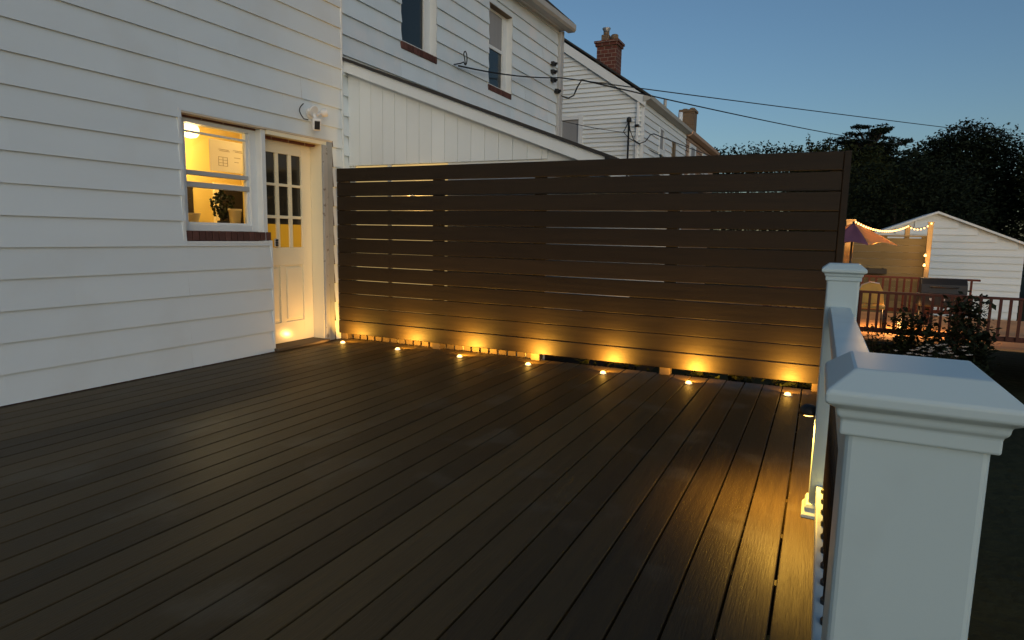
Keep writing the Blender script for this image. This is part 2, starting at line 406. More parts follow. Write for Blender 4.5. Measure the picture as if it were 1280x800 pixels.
# kitchen room seen through the window
bm = new(); KX = -6.2
quad(bm, [(KX, 2.4, 0), (KX, 5.44, 0), (KX, 5.44, 2.3), (KX, 2.4, 2.3)]); quad(bm, [(IX - .002, 2.4, 0), (KX, 2.4, 0), (KX, 2.4, 2.3), (IX - .002, 2.4, 2.3)])
quad(bm, [(KX, 5.44, 0), (IX - .002, 5.44, 0), (IX - .002, 5.44, 2.3), (KX, 5.44, 2.3)])
obj('room_wall', bm, 'roomwall', house)
bm = new(); quad(bm, [(IX - .002, 2.4, 2.3), (KX, 2.4, 2.3), (KX, 5.44, 2.3), (IX - .002, 5.44, 2.3)]); obj('room_ceiling', bm, 'roomceil', house)
bm = new(); quad(bm, [(IX - .002, 2.4, 0), (IX - .002, 5.44, 0), (KX, 5.44, 0), (KX, 2.4, 0)]); obj('room_floor', bm, 'brown', house)
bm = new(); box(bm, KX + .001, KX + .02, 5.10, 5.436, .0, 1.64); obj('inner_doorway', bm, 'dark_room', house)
bm = new(); box(bm, KX + .001, KX + .03, 5.04, 5.099, .0, 1.70); box(bm, KX + .001, KX + .03, 5.0995, 5.436, 1.641, 1.70); obj('doorway_casing', bm, 'roomceil', house)
bm = new(); box(bm, KX + .001, KX + .04, 4.55, 4.76, 1.0, 1.66); obj('dark_slab', bm, 'dark_room', house)  # dark slab in place of a second doorway, its shade put into the colour
bm = new()
for i in range(5): box(bm, -5.03, -5.005, 4.435 + .014*i, 4.447 + .014*i, 1.21, 2.06, bev=.004)
obj('curtain', bm, 'roomceil', house)
bm = new(); box(bm, -5.095, -4.985, 3.62, 4.50, 1.17, 1.20); obj('inner_sill', bm, 'trim', house)
# gutter line of the own house
bm = new(); box(bm, -4.60, -4.44, -4.2, 5.56, 4.95, 5.07, bev=.02); obj('gutter', bm, 'gutter', house)

# things inside the kitchen
lamp = thing('ceiling_lamp', 'glowing kitchen ceiling lamp seen through the upper window sash', 'lamp', (-5.9, 4.558, 2.3))
bm = new(); lathe(bm, [(.05, 2.27), (.06, 2.298)], (-5.9, 4.558, 0), 20); obj('mount', bm, 'metal', lamp)
bm = new(); lathe(bm, [(.01, 2.10), (.06, 2.112), (.09, 2.15), (.085, 2.20), (.05, 2.268)], (-5.9, 4.558, 0), 24); obj('globe', bm, 'roomlamp', lamp)
pl = bpy.data.lights.new('kitchen_bulb', 'POINT'); pl.energy = 16; pl.color = (1, .76, .36); pl.shadow_soft_size = .09
po = bpy.data.objects.new('kitchen_bulb', pl); C.objects.link(po); po.location = (-5.78, 4.45, 2.02); po.parent = lamp; po.matrix_parent_inverse = Matrix.Translation((5.9, -4.558, -2.3))

paper = thing('paper_sign', 'cream paper sheet with faint drawing hung inside the upper kitchen window', 'paper', (-4.98, 4.2, 1.7))
bm = new(); box(bm, -4.985, -4.982, 4.035, 4.47, 1.705, 1.985); obj('sheet', bm, 'paper', paper)
bm = new()
for (y0, y1, z) in ((4.13, 4.24, 1.90), (4.14, 4.25, 1.888), (4.29, 4.39, 1.905), (4.31, 4.40, 1.893), (4.30, 4.37, 1.84), (4.30, 4.35, 1.80)): box(bm, -4.9815, -4.980, y0, y1, z, z + .005)
for i in range(4): box(bm, -4.9815, -4.980, 4.125, 4.225, 1.755 + .026*i, 1.759 + .026*i)
for i in range(3): box(bm, -4.9815, -4.9795, 4.125 + .048*i, 4.129 + .048*i, 1.755, 1.837)
obj('drawing', bm, 'ink', paper)

def pot(name, label, c, r0, r1, h_, m):
    t = thing(name, label, 'plant pot', c)
    bm = new(); lathe(bm, [(r0, 0), (r1, h_*.86), (r1*1.1, h_*.87), (r1*1.1, h_), (r1*.9, h_), (r1*.88, h_*.9)], c, 24); obj('body', bm, m, t)
    return t
p1 = pot('plant_pot', 'pale tapered pot at the right end of the kitchen window ledge', (-5.04, 4.335, 1.201), .042, .056, .175, 'terracotta')
p2 = pot('plant_pot', 'wide clay pot at the left of the kitchen window ledge', (-5.05, 3.88, 1.201), .05, .066, .12, 'terracotta')
dp = thing('potted_plant', 'dark round leafed plant standing behind the kitchen window', 'plant', (-5.3, 4.42, 1.166))
bm = new(); lathe(bm, [(.05, 0), (.06, .1)], (-5.3, 4.42, 1.166), 16); obj('body', bm, 'black', dp)
bm = new()
rs = random.Random(3)
for i in range(170):
    a, b = rs.uniform(0, 2*PI), rs.uniform(-1, 1); rr = .13 * rs.uniform(.6, 1) 
    c = Vector((-5.3 + rr*math.cos(a)*math.sqrt(1-b*b), 4.42 + rr*.85*math.sin(a)*math.sqrt(1-b*b), 1.42 + rr*1.1*b)); s = .02
    u = Vector((rs.uniform(-1,1), rs.uniform(-1,1), rs.uniform(-1,1))).normalized() * s; w = u.orthogonal().normalized() * s * .7
    quad(bm, [c-u, c-w, c+u, c+w])
for k in range(4): tube(bm, [(-5.3, 4.42, 1.25), (-5.3 + .03*math.cos(k*1.6), 4.42 + .03*math.sin(k*1.6), 1.40)], .004, 5)
obj('leaves', bm, 'leaf2', dp)

# security camera over the door
sc = thing('security_camera', 'white wall mounted security camera with two swivel arms above the door', 'camera', (-4.745, 5.05, 2.36))
bm = new(); lathe(bm, [(.055, 0), (.055, .012), (.045, .03), (.02, .036)], (0, 0, 0), 24)
bmesh.ops.rotate(bm, verts=bm.verts[:], cent=(0, 0, 0), matrix=Matrix.Rotation(PI/2, 3, 'Y')); bmesh.ops.translate(bm, verts=bm.verts[:], vec=(-4.752, 5.05, 2.36)); obj('mount', bm, 'plastic', sc)
bm = new()
for s, y, z in ((-1, 4.99, 2.375), (1, 5.16, 2.375)):
    tube(bm, [(-4.73, 5.05 + s*.02, 2.36), (-4.71, 5.05 + s*.06, 2.352), (-4.69, 5.05 + s*.085, 2.375)], .013, 10)
obj('arm', bm, 'plastic', sc)
bm = new()
lathe(bm, [(.012, .0), (.05, .012), (.055, .03), (.05, .035)], (0, 0, 0), 22)
bmesh.ops.rotate(bm, verts=bm.verts[:], cent=(0, 0, 0), matrix=Matrix.Rotation(R(115), 3, 'Y')); bmesh.ops.translate(bm, verts=bm.verts[:], vec=(-4.70, 5.02, 2.385)); obj('lamp_head', bm, 'plastic', sc)
bm = new()
lathe(bm, [(.012, .0), (.036, .012), (.04, .06), (.036, .065)], (0, 0, 0), 22)
bmesh.ops.rotate(bm, verts=bm.verts[:], cent=(0, 0, 0), matrix=Matrix.Rotation(R(70), 3, 'Y') @ Matrix.Rotation(R(-40), 3, 'X')); bmesh.ops.translate(bm, verts=bm.verts[:], vec=(-4.70, 5.15, 2.372)); obj('lamp_head', bm, 'plastic', sc)
bm = new(); box(bm, -.045, .045, -.042, .042, -.06, .06, bev=.016, seg=3)
bmesh.ops.rotate(bm, verts=bm.verts[:], cent=(0, 0, 0), matrix=Matrix.Rotation(R(-38), 3, 'Z') @ Matrix.Rotation(R(12), 3, 'Y')); bmesh.ops.translate(bm, verts=bm.verts[:], vec=(-4.655, 5.035, 2.245)); bd = obj('body', bm, 'plastic', sc)
bm = new(); box(bm, .0455, .049, -.026, .026, -.046, .034, bev=.0015)
bmesh.ops.rotate(bm, verts=bm.verts[:], cent=(0, 0, 0), matrix=Matrix.Rotation(R(-38), 3, 'Z') @ Matrix.Rotation(R(12), 3, 'Y')); bmesh.ops.translate(bm, verts=bm.verts[:], vec=(-4.655, 5.035, 2.245)); obj('lens_panel', bm, 'black', bd)
bm = new(); tube(bm, [(-4.69, 5.04, 2.345), (-4.665, 5.04, 2.30)], .018, 10); obj('neck', bm, 'plastic', sc)
bm = new()
tube(bm, [(-4.735, 4.945 - .055*math.sin(t*PI), 2.435 - .145*t) for t in [i/10 for i in range(11)]] + [(-4.73, 5.0, 2.288)], .005, 6); obj('cable', bm, 'black', sc)

# ------------------------------------------------------------------ privacy fence
FY = 5.428
fence = thing('privacy_fence', 'tall dark brown horizontal board privacy fence across the deck', 'fence', (-2.3, FY, 0))
bm = new()
rs = random.Random(5)
for k in range(12):
    z1 = 1.853 - .149 * k
    dy = rs.uniform(-.0015, .0015)
    tw = rs.uniform(-.0018, .0018)
    box(bm, -4.752, .098, FY + dy, FY + .024 + dy, z1 - (.140 if k == 0 else .1442) + tw, z1 + tw*.5, bev=.0045, r=rs.random())
obj('slat_panel', bm, 'fence', fence)
for i, xc in enumerate((-4.705, -3.500, -2.385, -1.152, .055)):
    bm = new(); box(bm, xc - .045, xc + .045, FY + .027, FY + .117, .001, 1.845, bev=.004); obj('fence_post', bm, 'post', fence)
bm = new(); box(bm, .1005, .148, FY - .004, FY + .12, .001, 1.856, bev=.004); obj('end_board', bm, 'fence', fence)

# deck lights
xs = (-4.523, -3.802, -3.070, -2.346, -1.632, -.900, -.152)
rng = random.Random(17)
def deck_light(x, y, label):
    t = thing('deck_light', label, 'deck light', (x, y, 0), 'recessed deck lights along the fence')
    bm = new(); lathe(bm, [(.036, .0005), (.036, .004), (.030, .007), (.024, .007), (.024, .003)], (x, y, 0), 24); obj('bezel', bm, 'metal', t)
    bm = new(); lathe(bm, [(.023, .003), (.023, .011), (.021, .018), (.015, .023), (.007, .026), (.001, .0265)], (x, y, 0), 20); obj('lens', bm, 'lens', t)
    ld = bpy.data.lights.new('deck_lamp', 'AREA'); ld.shape = 'DISK'; ld.size = .03; ld.spread = R(146); ld.energy = (3.2 if x < -4.4 else 5.2) * rng.uniform(.85, 1.15); ld.color = (1, .475, .055)
    lo = bpy.data.objects.new('deck_lamp', ld); C.objects.link(lo); lo.location = (0, .034, .036); lo.rotation_euler = (R(180 - 54) + rng.uniform(-.08, .08), rng.uniform(-.12, .12), 0); lo.parent = t
    if x < -4.4:      # extra area light added beside this lamp, aimed to warm the door
        dd = bpy.data.lights.new('door_fill', 'AREA'); dd.shape = 'DISK'; dd.size = .03; dd.spread = R(140); dd.energy = .85; dd.color = (1, .50, .12)
        do = bpy.data.objects.new('door_fill', dd); C.objects.link(do); do.location = (-.03, -.03, .04); do.parent = t
        do.rotation_euler = Vector((.5, .58, -.62)).to_track_quat('Z', 'Y').to_euler()
    gd = bpy.data.lights.new('lens_glow', 'POINT'); gd.energy = .17; gd.color = (1, .50, .07); gd.shadow_soft_size = .02
    go = bpy.data.objects.new('lens_glow', gd); C.objects.link(go); go.location = (0, 0, .055); go.parent = t
    return t
lab = ['first glowing recessed deck light counting from the house door', 'second glowing recessed deck light counting from the house door', 'third glowing recessed deck light counting from the house door',
       'glowing recessed deck light in front of the brightly lit fence post stub', 'third glowing recessed deck light counting from the railing post', 'second glowing recessed deck light counting from the railing post', 'glowing recessed deck light nearest the white railing post']
for x_, l_ in zip(xs, lab): deck_light(x_, 5.215 + random.uniform(-.01, .01), l_)

# ------------------------------------------------------------------ white railing
rail = thing('deck_railing', 'white vinyl deck railing with two square posts and black balusters', 'railing', (.09, 1.7, 0))
def rail_post(xc, yc, zc, hw):
    """square post with its base trim and stepped cap; zc is where the cap's skirt starts"""
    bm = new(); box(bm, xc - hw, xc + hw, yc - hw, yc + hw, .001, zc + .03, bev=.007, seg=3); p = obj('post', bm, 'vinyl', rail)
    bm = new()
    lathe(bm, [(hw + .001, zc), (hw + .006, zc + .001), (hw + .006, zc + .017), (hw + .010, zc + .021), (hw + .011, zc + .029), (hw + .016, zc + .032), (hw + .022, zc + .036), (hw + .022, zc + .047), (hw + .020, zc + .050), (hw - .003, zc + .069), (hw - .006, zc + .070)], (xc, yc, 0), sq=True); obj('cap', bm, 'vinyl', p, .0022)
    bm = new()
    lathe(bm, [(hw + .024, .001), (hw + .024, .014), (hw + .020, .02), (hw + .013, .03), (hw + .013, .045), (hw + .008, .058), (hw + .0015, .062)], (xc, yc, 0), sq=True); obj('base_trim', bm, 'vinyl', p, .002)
    return p
rail_post(.089, 2.972, 1.022, .060); rail_post(.099, .789, .982, .0625)
bm = new(); prism(bm, [(.052, .845), (.052, .862), (.045, .868), (.045, .902), (.050, .915), (.124, .915), (.129, .902), (.129, .868), (.122, .862), (.122, .845)], 'y', .852, 2.911); obj('top_rail', bm, 'vinyl', rail, .002)
bm = new(); box(bm, .055, .122, .852, 2.911, .088, .146, bev=.006, seg=2); obj('bottom_rail', bm, 'vinyl', rail)
nb = 18
for i in range(nb):
    y = .93 + (2.83 - .93) * i / (nb - 1)
    bm = new(); tube(bm, [(.088, y, .1465), (.088, y, .8445)], .0105, 10); lathe(bm, [(.016, 0), (.016, .012), (.011, .018)], (.088, y, .1465), 12); obj('baluster', bm, 'black_metal', rail)
for yy in (2.908, .569):
    pass
# post lamp
pl_t = thing('post_lamp', 'small black half dome downlight on the far white railing post', 'lamp', (.02, 2.972, .47))
bm = new()
prof = [(.040 * math.cos(a), .034 * math.sin(a)) for a in [i * PI/2/6 for i in range(7)]]
lathe(bm, [(.034, -.01), (.040, -.008)] + [(r_, z_) for r_, z_ in prof if r_ > .001] + [(.002, .034)], (.003, 2.972, .448), 22); obj('hood', bm, 'black', pl_t)
bm = new(); lathe(bm, [(.006, 0), (.018, .003), (.018, .008)], (.003, 2.972, .4275), 18); obj('lens', bm, 'lens', pl_t)
def down_lamp(parent, loc):
    ld = bpy.data.lights.new('downlight_bulb', 'SPOT'); ld.energy = 19; ld.spot_size = R(150); ld.spot_blend = .6; ld.shadow_soft_size = .025; ld.color = (1, .54, .075)
    lo = bpy.data.objects.new('downlight_bulb', ld); C.objects.link(lo); lo.location = Vector(loc) - parent.location; lo.parent = parent
    lo.rotation_euler = (R(0), R(-14), 0)
down_lamp(pl_t, (-.045, 2.965, .425))

# ------------------------------------------------------------------ adjoining house with lean-to
BX = -4.782
hb = thing('adjoining_house', 'weathered white siding row house with two upper windows and lean-to porch', 'house', (-6, 8, GZ))
bm = new()
W1 = (6.635, 7.41, 3.50, 4.95); W2 = (8.875, 9.66, 3.475, 4.66)
siding(bm, 'x', BX, [(5.563, W1[0], .2, 5.05), (W1[0], W1[1], .2, W1[2] - .08), (W1[0], W1[1], W1[3], 5.05), (W1[1], W2[0], .2, 5.05),
                     (W2[0], W2[1], .2, W2[2] - .08), (W2[0], W2[1], W2[3], 5.05), (W2[1], 11.70, .2, 5.05)], .2112, 3.274 - .2112*20, .027)
obj('siding', bm, 'siding_old', hb)
bm = new()
for (y0, y1, z0, z1) in ((5.57, W1[0] - .05, GZ, 5.05), (W1[0] - .05, W1[1] + .05, GZ, W1[2] - .02), (W1[0] - .05, W1[1] + .05, W1[3], 5.05), (W1[1] + .05, W2[0] - .05, GZ, 5.05), (W2[0] - .05, W2[1] + .05, GZ, W2[2] - .02), (W2[0] - .05, W2[1] + .05, W2[3], 5.05), (W2[1] + .05, 11.74, GZ, 5.05)):
    box(bm, -5.2, BX - .14, y0, y1, z0, z1)
box(bm, -13, -5.201, 11.5, 11.74, GZ, 5.05); box(bm, -13, -5.201, 5.575, 5.62, GZ, 5.05)
obj('masonry_wall', bm, 'brick', hb)
bm = new(); prism(bm, [(-4.52, 5.06), (-4.52, 5.17), (-9, 8.24), (-13.4, 5.17), (-13.4, 5.06), (-9, 8.10)], 'y', 5.57, 11.80); obj('roof', bm, 'shingle', hb)
# eave gutter and soffit
bm = new(); prism(bm, [(-4.66, 5.02), (-4.53, 5.02), (-4.50, 5.06), (-4.50, 5.15), (-4.66, 5.15)], 'y', 5.58, 11.86)
for v in bm.verts: v.co.z += (v.co.y - 11.86) * .03
obj('gutter', bm, 'gutter', hb)
bm = new(); box(bm, BX - .05, -4.661, 5.58, 11.80, 5.03, 5.06)
for v in bm.verts: v.co.z += (v.co.y - 11.86) * .03 + .02
obj('soffit', bm, 'trim', hb)
bm = new(); box(bm, BX + .001, BX + .075, 11.62, 11.72, 1.2, 5.0, bev=.01); box(bm, BX - .1, BX + .085, 11.7205, 11.76, 1.0, 5.02); obj('downspout', bm, 'down', hb)
def deep_window(w, parent, lower, upper):
    y0, y1, z0, z1 = w
    bm = new(); d = .115
    box(bm, BX - d, BX + .016, y1, y1 + .022, z0 - .02, z1 + .02); box(bm, BX - d, BX + .012, y0 - .014, y0, z0 - .02, z1 + .02); box(bm, BX - d, BX + .012, y0, y1, z1, z1 + .02)
    box(bm, BX - d, BX - d + .03, y1 - .14, y1 - .001, z0, z1); box(bm, BX - d, BX - d + .03, y0 + .001, y0 + .03, z0, z1)
    box(bm, BX - d, BX - d + .028, y0 + .03, y1 - .14, z0, z0 + .05); box(bm, BX - d, BX - d + .028, y0 + .03, y1 - .14, z1 - .05, z1 - .001)
    zm = (z0 + z1) / 2 + .02
    box(bm, BX - d, BX - d + .025, y0 + .03, y1 - .14, zm - .025, zm + .025)
    wi = obj('window', bm, 'trim', parent)
    bm = new(); quad(bm, [(BX - d + .008, y0 + .03, z0 + .05), (BX - d + .008, y1 - .14, z0 + .05), (BX - d + .008, y1 - .14, zm - .025), (BX - d + .008, y0 + .03, zm - .025)]); obj('pane', bm, lower, wi)
    bm = new(); quad(bm, [(BX - d + .012, y0 + .03, zm + .025), (BX - d + .012, y1 - .14, zm + .025), (BX - d + .012, y1 - .14, z1 - .05), (BX - d + .012, y0 + .03, z1 - .05)]); obj('pane', bm, upper, wi)
    bm = new(); y = y0 - .005
    while y < y1: 
        box(bm, BX - d, BX + .028, y, y + .058, z0 - .095, z0 - .012, bev=.003); y += .066
    obj('sill', bm, 'sillbrick', wi)
    bm = new(); box(bm, BX - d + .0305, BX + .008, y0, y1, z1 - .012, z1 - .001); obj('head', bm, 'brown', wi)
deep_window(W1, hb, 'bluepane', 'bluepane'); deep_window(W2, hb, 'bluepane', 'curtain')
# lean-to
LY = 5.65
def lz(x): return 3.036 + (x + 4.80) * (-.375)
bm = new(); x = -4.768
while x < -2.40:
    w = .1545; x1 = min(x + w, -2.39)
    b0 = 1.905
    za, zb = lz(x) - .06, lz(x1) - .06
    rr = random.random()
    g = .004
    prism(bm, [(x + g/2, b0), (x1 - g/2, b0), (x1 - g/2, zb), (x + g/2, za)], 'y', LY, LY + .02, r=rr)
    x += w
box(bm, -4.77, -2.39, LY + .0205, LY + .04, 1.92, 2.02)
lean = obj('porch_gable', bm, 'panel', hb)
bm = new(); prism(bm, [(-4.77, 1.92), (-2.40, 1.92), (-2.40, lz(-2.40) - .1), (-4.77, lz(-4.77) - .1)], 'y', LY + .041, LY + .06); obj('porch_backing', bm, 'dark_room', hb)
bm = new(); prism(bm, [(-4.767, lz(-4.767) - .135), (-1.80, lz(-1.80) - .135), (-1.78, lz(-1.78) - .02), (-4.767, lz(-4.767) - .02)], 'y', LY - .075, LY - .045); 
prism(bm, [(-4.767, lz(-4.767) - .155), (-2.38, lz(-2.38) - .155), (-2.38, lz(-2.38) - .122), (-4.767, lz(-4.767) - .122)], 'y', LY - .012, LY - .001)
obj('rake_board', bm, 'trim', hb)
bm = new(); prism(bm, [(-4.767, lz(-4.767) + .012), (-1.70, lz(-1.70) + .012), (-1.70, lz(-1.70) - .018), (-4.767, lz(-4.767) - .018)], 'y', LY - .10, 11.6); obj('porch_roof', bm, 'shingle', hb)
bm = new(); prism(bm, [(-2.40, lz(-2.40) - .13), (-1.80, lz(-1.8) - .14), (-1.80, lz(-1.8) - .24), (-2.40, lz(-2.40) - .25)], 'y', LY + .01, LY + .05); obj('rafter_tail', bm, 'trim', hb)
bm = new(); prism(bm, [(-1.80, lz(-1.8)-.02), (-1.69, lz(-1.69)-.02), (-1.67, lz(-1.69) - .10), (-1.78, lz(-1.8) - .12)], 'y', LY - .10, 11.6); obj('porch_gutter', bm, 'black', hb)
# lower porch walls with lit window band
bm = new()
for (x0, x1, z0, z1) in ((-4.77, -2.39, -.3, .30), (-4.77, -4.70, .30, 1.903), (-4.26, -4.21, .30, 1.903), (-3.50, -2.39, .30, 1.903)): box(bm, x0, x1, LY + .02, LY + .06, z0, z1)
box(bm, -2.44, -2.39, LY + .0605, 11.5, .35, 1.92)
obj('porch_wall', bm, 'panel', hb)
for (x0, x1) in ((-4.70, -4.26), (-4.21, -3.50)):
    bm = new(); box(bm, x0 + .001, x1 - .001, LY + .04, LY + .05, .301, 1.903); obj('lit_window', bm, 'litpane', hb)
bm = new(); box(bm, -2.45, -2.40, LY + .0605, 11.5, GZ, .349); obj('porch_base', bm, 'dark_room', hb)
bm = new(); x = -4.69
while x < -2.44:
    box(bm, x, x + .082, LY - .055, LY - .03, -.55, .16, bev=.003); x += .1025
box(bm, -4.69, -2.40, LY - .028, LY + .0, -.5, -.42)
obj('skirt_boards', bm, 'skirt', hb)
pw = thing('porch_lamp', 'small glowing porch lamp on the lean-to wall just behind the fence top', 'lamp', (-3.95, 5.62, 1.62))
bm = new(); box(bm, -3.99, -3.91, 5.655, 5.668, 1.56, 1.68, bev=.003); obj('wall_plate', bm, 'black_metal', pw)
bm = new(); lathe(bm, [(.015, -.05), (.03, -.04), (.035, 0), (.03, .03), (.012, .04)], (-3.95, 5.615, 1.62), 14); obj('globe', bm, 'bulb', pw)
ld = bpy.data.lights.new('porch_glow', 'POINT'); ld.energy = 1.1; ld.color = (1, .72, .36); ld.shadow_soft_size = .03
lo = bpy.data.objects.new('porch_glow', ld); C.objects.link(lo); lo.location = (.06, -.035, -.10); lo.parent = pw
# insulators and wire hook on the wall
for i, (y, z) in enumerate(((11.34, 4.345), (11.35, 4.205), (11.36, 4.06), (11.56, 3.905))):
    t = thing('cable_clamp', ['topmost black cable clamp on the weathered wall by the downspout', 'middle black cable clamp on the weathered wall by the downspout', 'black cable clamp holding the thin wire beside the downspout', 'lowest black cable clamp on the downspout corner'][i], 'cable clamp', (BX + .02, y, z), 'cable clamps by the downspout')
    bm = new(); box(bm, BX + .01, BX + .09, y - .06, y + .06, z - .035, z + .035, bev=.01); obj('body', bm, 'black', t)
    bm = new(); tube(bm, [(BX + .09, y, z), (BX + .13, y, z)], .022, 8); obj('stud', bm, 'black', t)

# ------------------------------------------------------------------ far house with the chimney
HX, HY = -4.78, 18.11
h3 = thing('gabled_house', 'white clapboard house with gable end and red brick chimney', 'house', (-9, 20, GZ))
RX = -9.2; sl3 = .684
bm = new()
p3 = .129
k = 0; z = 1.2
GW = (-7.22, -6.69, 3.75, 4.59)
while z < 5.15 + (HX - RX) * sl3:
    zt = z + p3
    # half-width of the gable at this course
    top = 5.13
    xr = HX if zt < top else HX - (zt - top) / sl3
    xl = 2*RX - xr
    if xr - xl > .2:
        if zt > GW[2] and z < GW[3]: siding(bm, 'y', HY, [(xl, GW[0], z, zt), (GW[1], xr, z, zt)], p3, z, .046, 5)
        else: siding(bm, 'y', HY, [(xl, xr, z, zt)], p3, z, .046, 5)
    z = zt
SW = [(20.05, 20.75, 3.32, 4.52), (21.9, 22.35, 3.2, 4.35)]
siding(bm, 'x', HX, [(HY + .02, SW[0][0], 1.2, 5.05), (SW[0][0], SW[0][1], 1.2, SW[0][2]), (SW[0][0], SW[0][1], SW[0][3], 5.05), (SW[0][1], SW[1][0], 1.2, 5.05), (SW[1][0], SW[1][1], 1.2, SW[1][2]), (SW[1][0], SW[1][1], SW[1][3], 5.05), (SW[1][1], 24.2, 1.2, 5.05)], .2, 1.2, .034, 5)
obj('clapboard', bm, 'siding_far', h3)
bm = new(); prism(bm, [(HX - .03, GZ), (HX - .03, 5.1), (RX, 5.1 + (HX - RX)*sl3), (2*RX - HX + .03, 5.1), (2*RX - HX + .03, GZ)], 'y', HY + .03, 24.2); obj('core_wall', bm, 'siding_far', h3)
bm = new(); e = HX + .22; ez = 5.19 - .22*sl3
prism(bm, [(e, ez), (e, ez + .06), (RX, ez + .06 + (e - RX)*sl3), (2*RX - e, ez + .06), (2*RX - e, ez), (RX, ez + (e - RX)*sl3)], 'y', HY - .16, 24.3); obj('roof', bm, 'shingle', h3)
bm = new(); prism(bm, [(HX + .1, 5.10 - .1*sl3 + .03), (RX, 5.13 + (HX - RX)*sl3), (RX, 4.86 + (HX - RX)*sl3), (HX + .06, 4.82)], 'y', HY - .13, HY - .06)
prism(bm, [(2*RX - HX - .1, 5.06), (RX, 5.13 + (HX - RX)*sl3), (RX, 4.86 + (HX - RX)*sl3), (2*RX - HX, 4.84)], 'y', HY - .13, HY - .06); obj('rake_board', bm, 'trim', h3)
bm = new(); prism(bm, [(HX + .001, 4.95), (HX + .10, 4.95), (HX + .22, 5.0), (HX + .24, 5.10), (HX + .001, 5.10)], 'y', HY - .15, 24.2); obj('gutter', bm, 'gutter', h3)
bm = new(); box(bm, HX - .05, HX + .04, HY - .042, HY + .02, 1.2, 4.98); obj('corner_post', bm, 'trim', h3)
bm = new(); box(bm, HX - .18, HX - .10, HY - .11, HY - .043, 1.2, 4.95, bev=.01); obj('downspout', bm, 'trim', h3)
bm = new(); box(bm, GW[1], GW[1] + .14, HY - .05, HY + .02, GW[2] - .1, GW[3] + .13); box(bm, GW[0] - .14, GW[0], HY - .04, HY + .02, GW[2] - .1, GW[3] + .13); box(bm, GW[0], GW[1], HY - .04, HY + .02, GW[3], GW[3] + .13); box(bm, GW[0], GW[1], HY - .02, HY + .02, GW[2] + .10, GW[2] + .16); w3 = obj('window', bm, 'trim', h3)
bm = new(); box(bm, GW[0], GW[1], HY + .005, HY + .02, GW[2] + .16, GW[3]); obj('pane', bm, 'curtain', w3)
bm = new(); box(bm, GW[0], GW[1], HY + .005, HY + .02, GW[2] - .1, GW[2] + .10); obj('pane', bm, 'bluepane', w3)
for i, (y0, y1, z0, z1) in enumerate(SW):
    bm = new(); box(bm, HX, HX + .04, y0 - .01, y0 + .05, z0, z1); box(bm, HX, HX + .04, y1 - .16, y1 + .05, z0, z1); box(bm, HX, HX + .038, y0 + .05, y1 - .16, (z0 + z1)/2 - .14, (z0+z1)/2 + .02); box(bm, HX, HX + .038, y0, y1, z1, z1 + .05); ww = obj('window', bm, 'trim' if i == 0 else 'brown', h3)
    bm = new(); box(bm, HX - .04, HX + .012, y0 + .05, y1 - .16, z0, (z0+z1)/2 - .14); obj('pane', bm, 'bluepane', ww)
    bm = new(); box(bm, HX - .04, HX + .014, y0 + .05, y1 - .16, (z0+z1)/2 + .02, z1); obj('pane', bm, 'curtain' if i == 0 else 'bluepane', ww)
# chimney
cx0, cx1, cy0, cy1 = -6.27, -5.68, 18.25, 18.75
bm = new(); box(bm, cx0, cx1, cy0, cy1, 5.0, 6.62); box(bm, cx0 - .04, cx1 + .04, cy0 - .04, cy1 + .04, 6.6205, 6.70); box(bm, cx0 - .07, cx1 + .07, cy0 - .07, cy1 + .07, 6.7005, 6.76); ch = obj('chimney', bm, 'brick', h3)
bm = new(); box(bm, cx0 + .07, cx0 + .29, cy0 + .15, cy0 + .4, 6.76, 6.98, bev=.01); tube(bm, [(cx0 + .18, cy0 + .27, 6.98), (cx0 + .18, cy0 + .27, 7.06)], .085, 12); obj('chimney_pot', bm, 'tanbrick', ch)
bm = new(); lathe(bm, [(.085, 7.06), (.085, 7.10), (.12, 7.16), (.12, 7.18)], (cx0 + .18, cy0 + .27, 0), 16); obj('flue_cap', bm, 'metal', ch)
bm = new(); lathe(bm, [(.11, 6.76), (.105, 6.95), (.08, 6.97)], (cx1 - .15, cy0 + .25, 0), 14); obj('chimney_pot', bm, 'tanbrick', ch)
bm = new(); box(bm, cx0 - .04, cx0 + .1, cy0 - .02, cy0 - .001, 5.98, 6.2); box(bm, cx0 + .05, cx1, cy0 - .03, cy0 - .001, 5.55, 5.75); obj('flashing', bm, 'gutter', ch)
bm = new(); tube(bm, [(-4.72, 20.4, 5.1), (-4.72, 20.4, 5.45)], .05, 10); obj('roof_vent', bm, 'gutter', h3)

# tan house beyond
h4 = thing('tan_house', 'distant tan row house with two pale windows beyond the clapboard house', 'house', (-9, 27, GZ))
bm = new()
TW = [(24.75, 25.95, 3.0, 4.72), (27.5, 29.0, 3.2, 4.7)]
siding(bm, 'x', HX + .02, [(24.22, 30.6, 1.2, 5.05)], .2, 1.2, .03, 5); obj('siding', bm, 'siding_tan', h4)
bm = new(); prism(bm, [(HX - .03, GZ), (HX - .03, 5.1), (RX, 8.12), (2*RX - HX + .03, 5.1), (2*RX - HX + .03, GZ)], 'y', 24.25, 30.6); obj('core_wall', bm, 'siding_tan', h4)
bm = new(); prism(bm, [(e, ez), (e, ez + .06), (RX, ez + .06 + (e - RX)*sl3), (2*RX - e, ez + .06), (2*RX - e, ez), (RX, ez + (e - RX)*sl3)], 'y', 24.305, 30.75); obj('roof', bm, 'shingle', h4)
bm = new(); prism(bm, [(HX + .04, 4.90), (HX + .12, 4.90), (HX + .25, 4.98), (HX + .27, 5.09), (HX + .04, 5.09)], 'y', 24.21, 30.8); obj('gutter', bm, 'gutter_tan', h4)
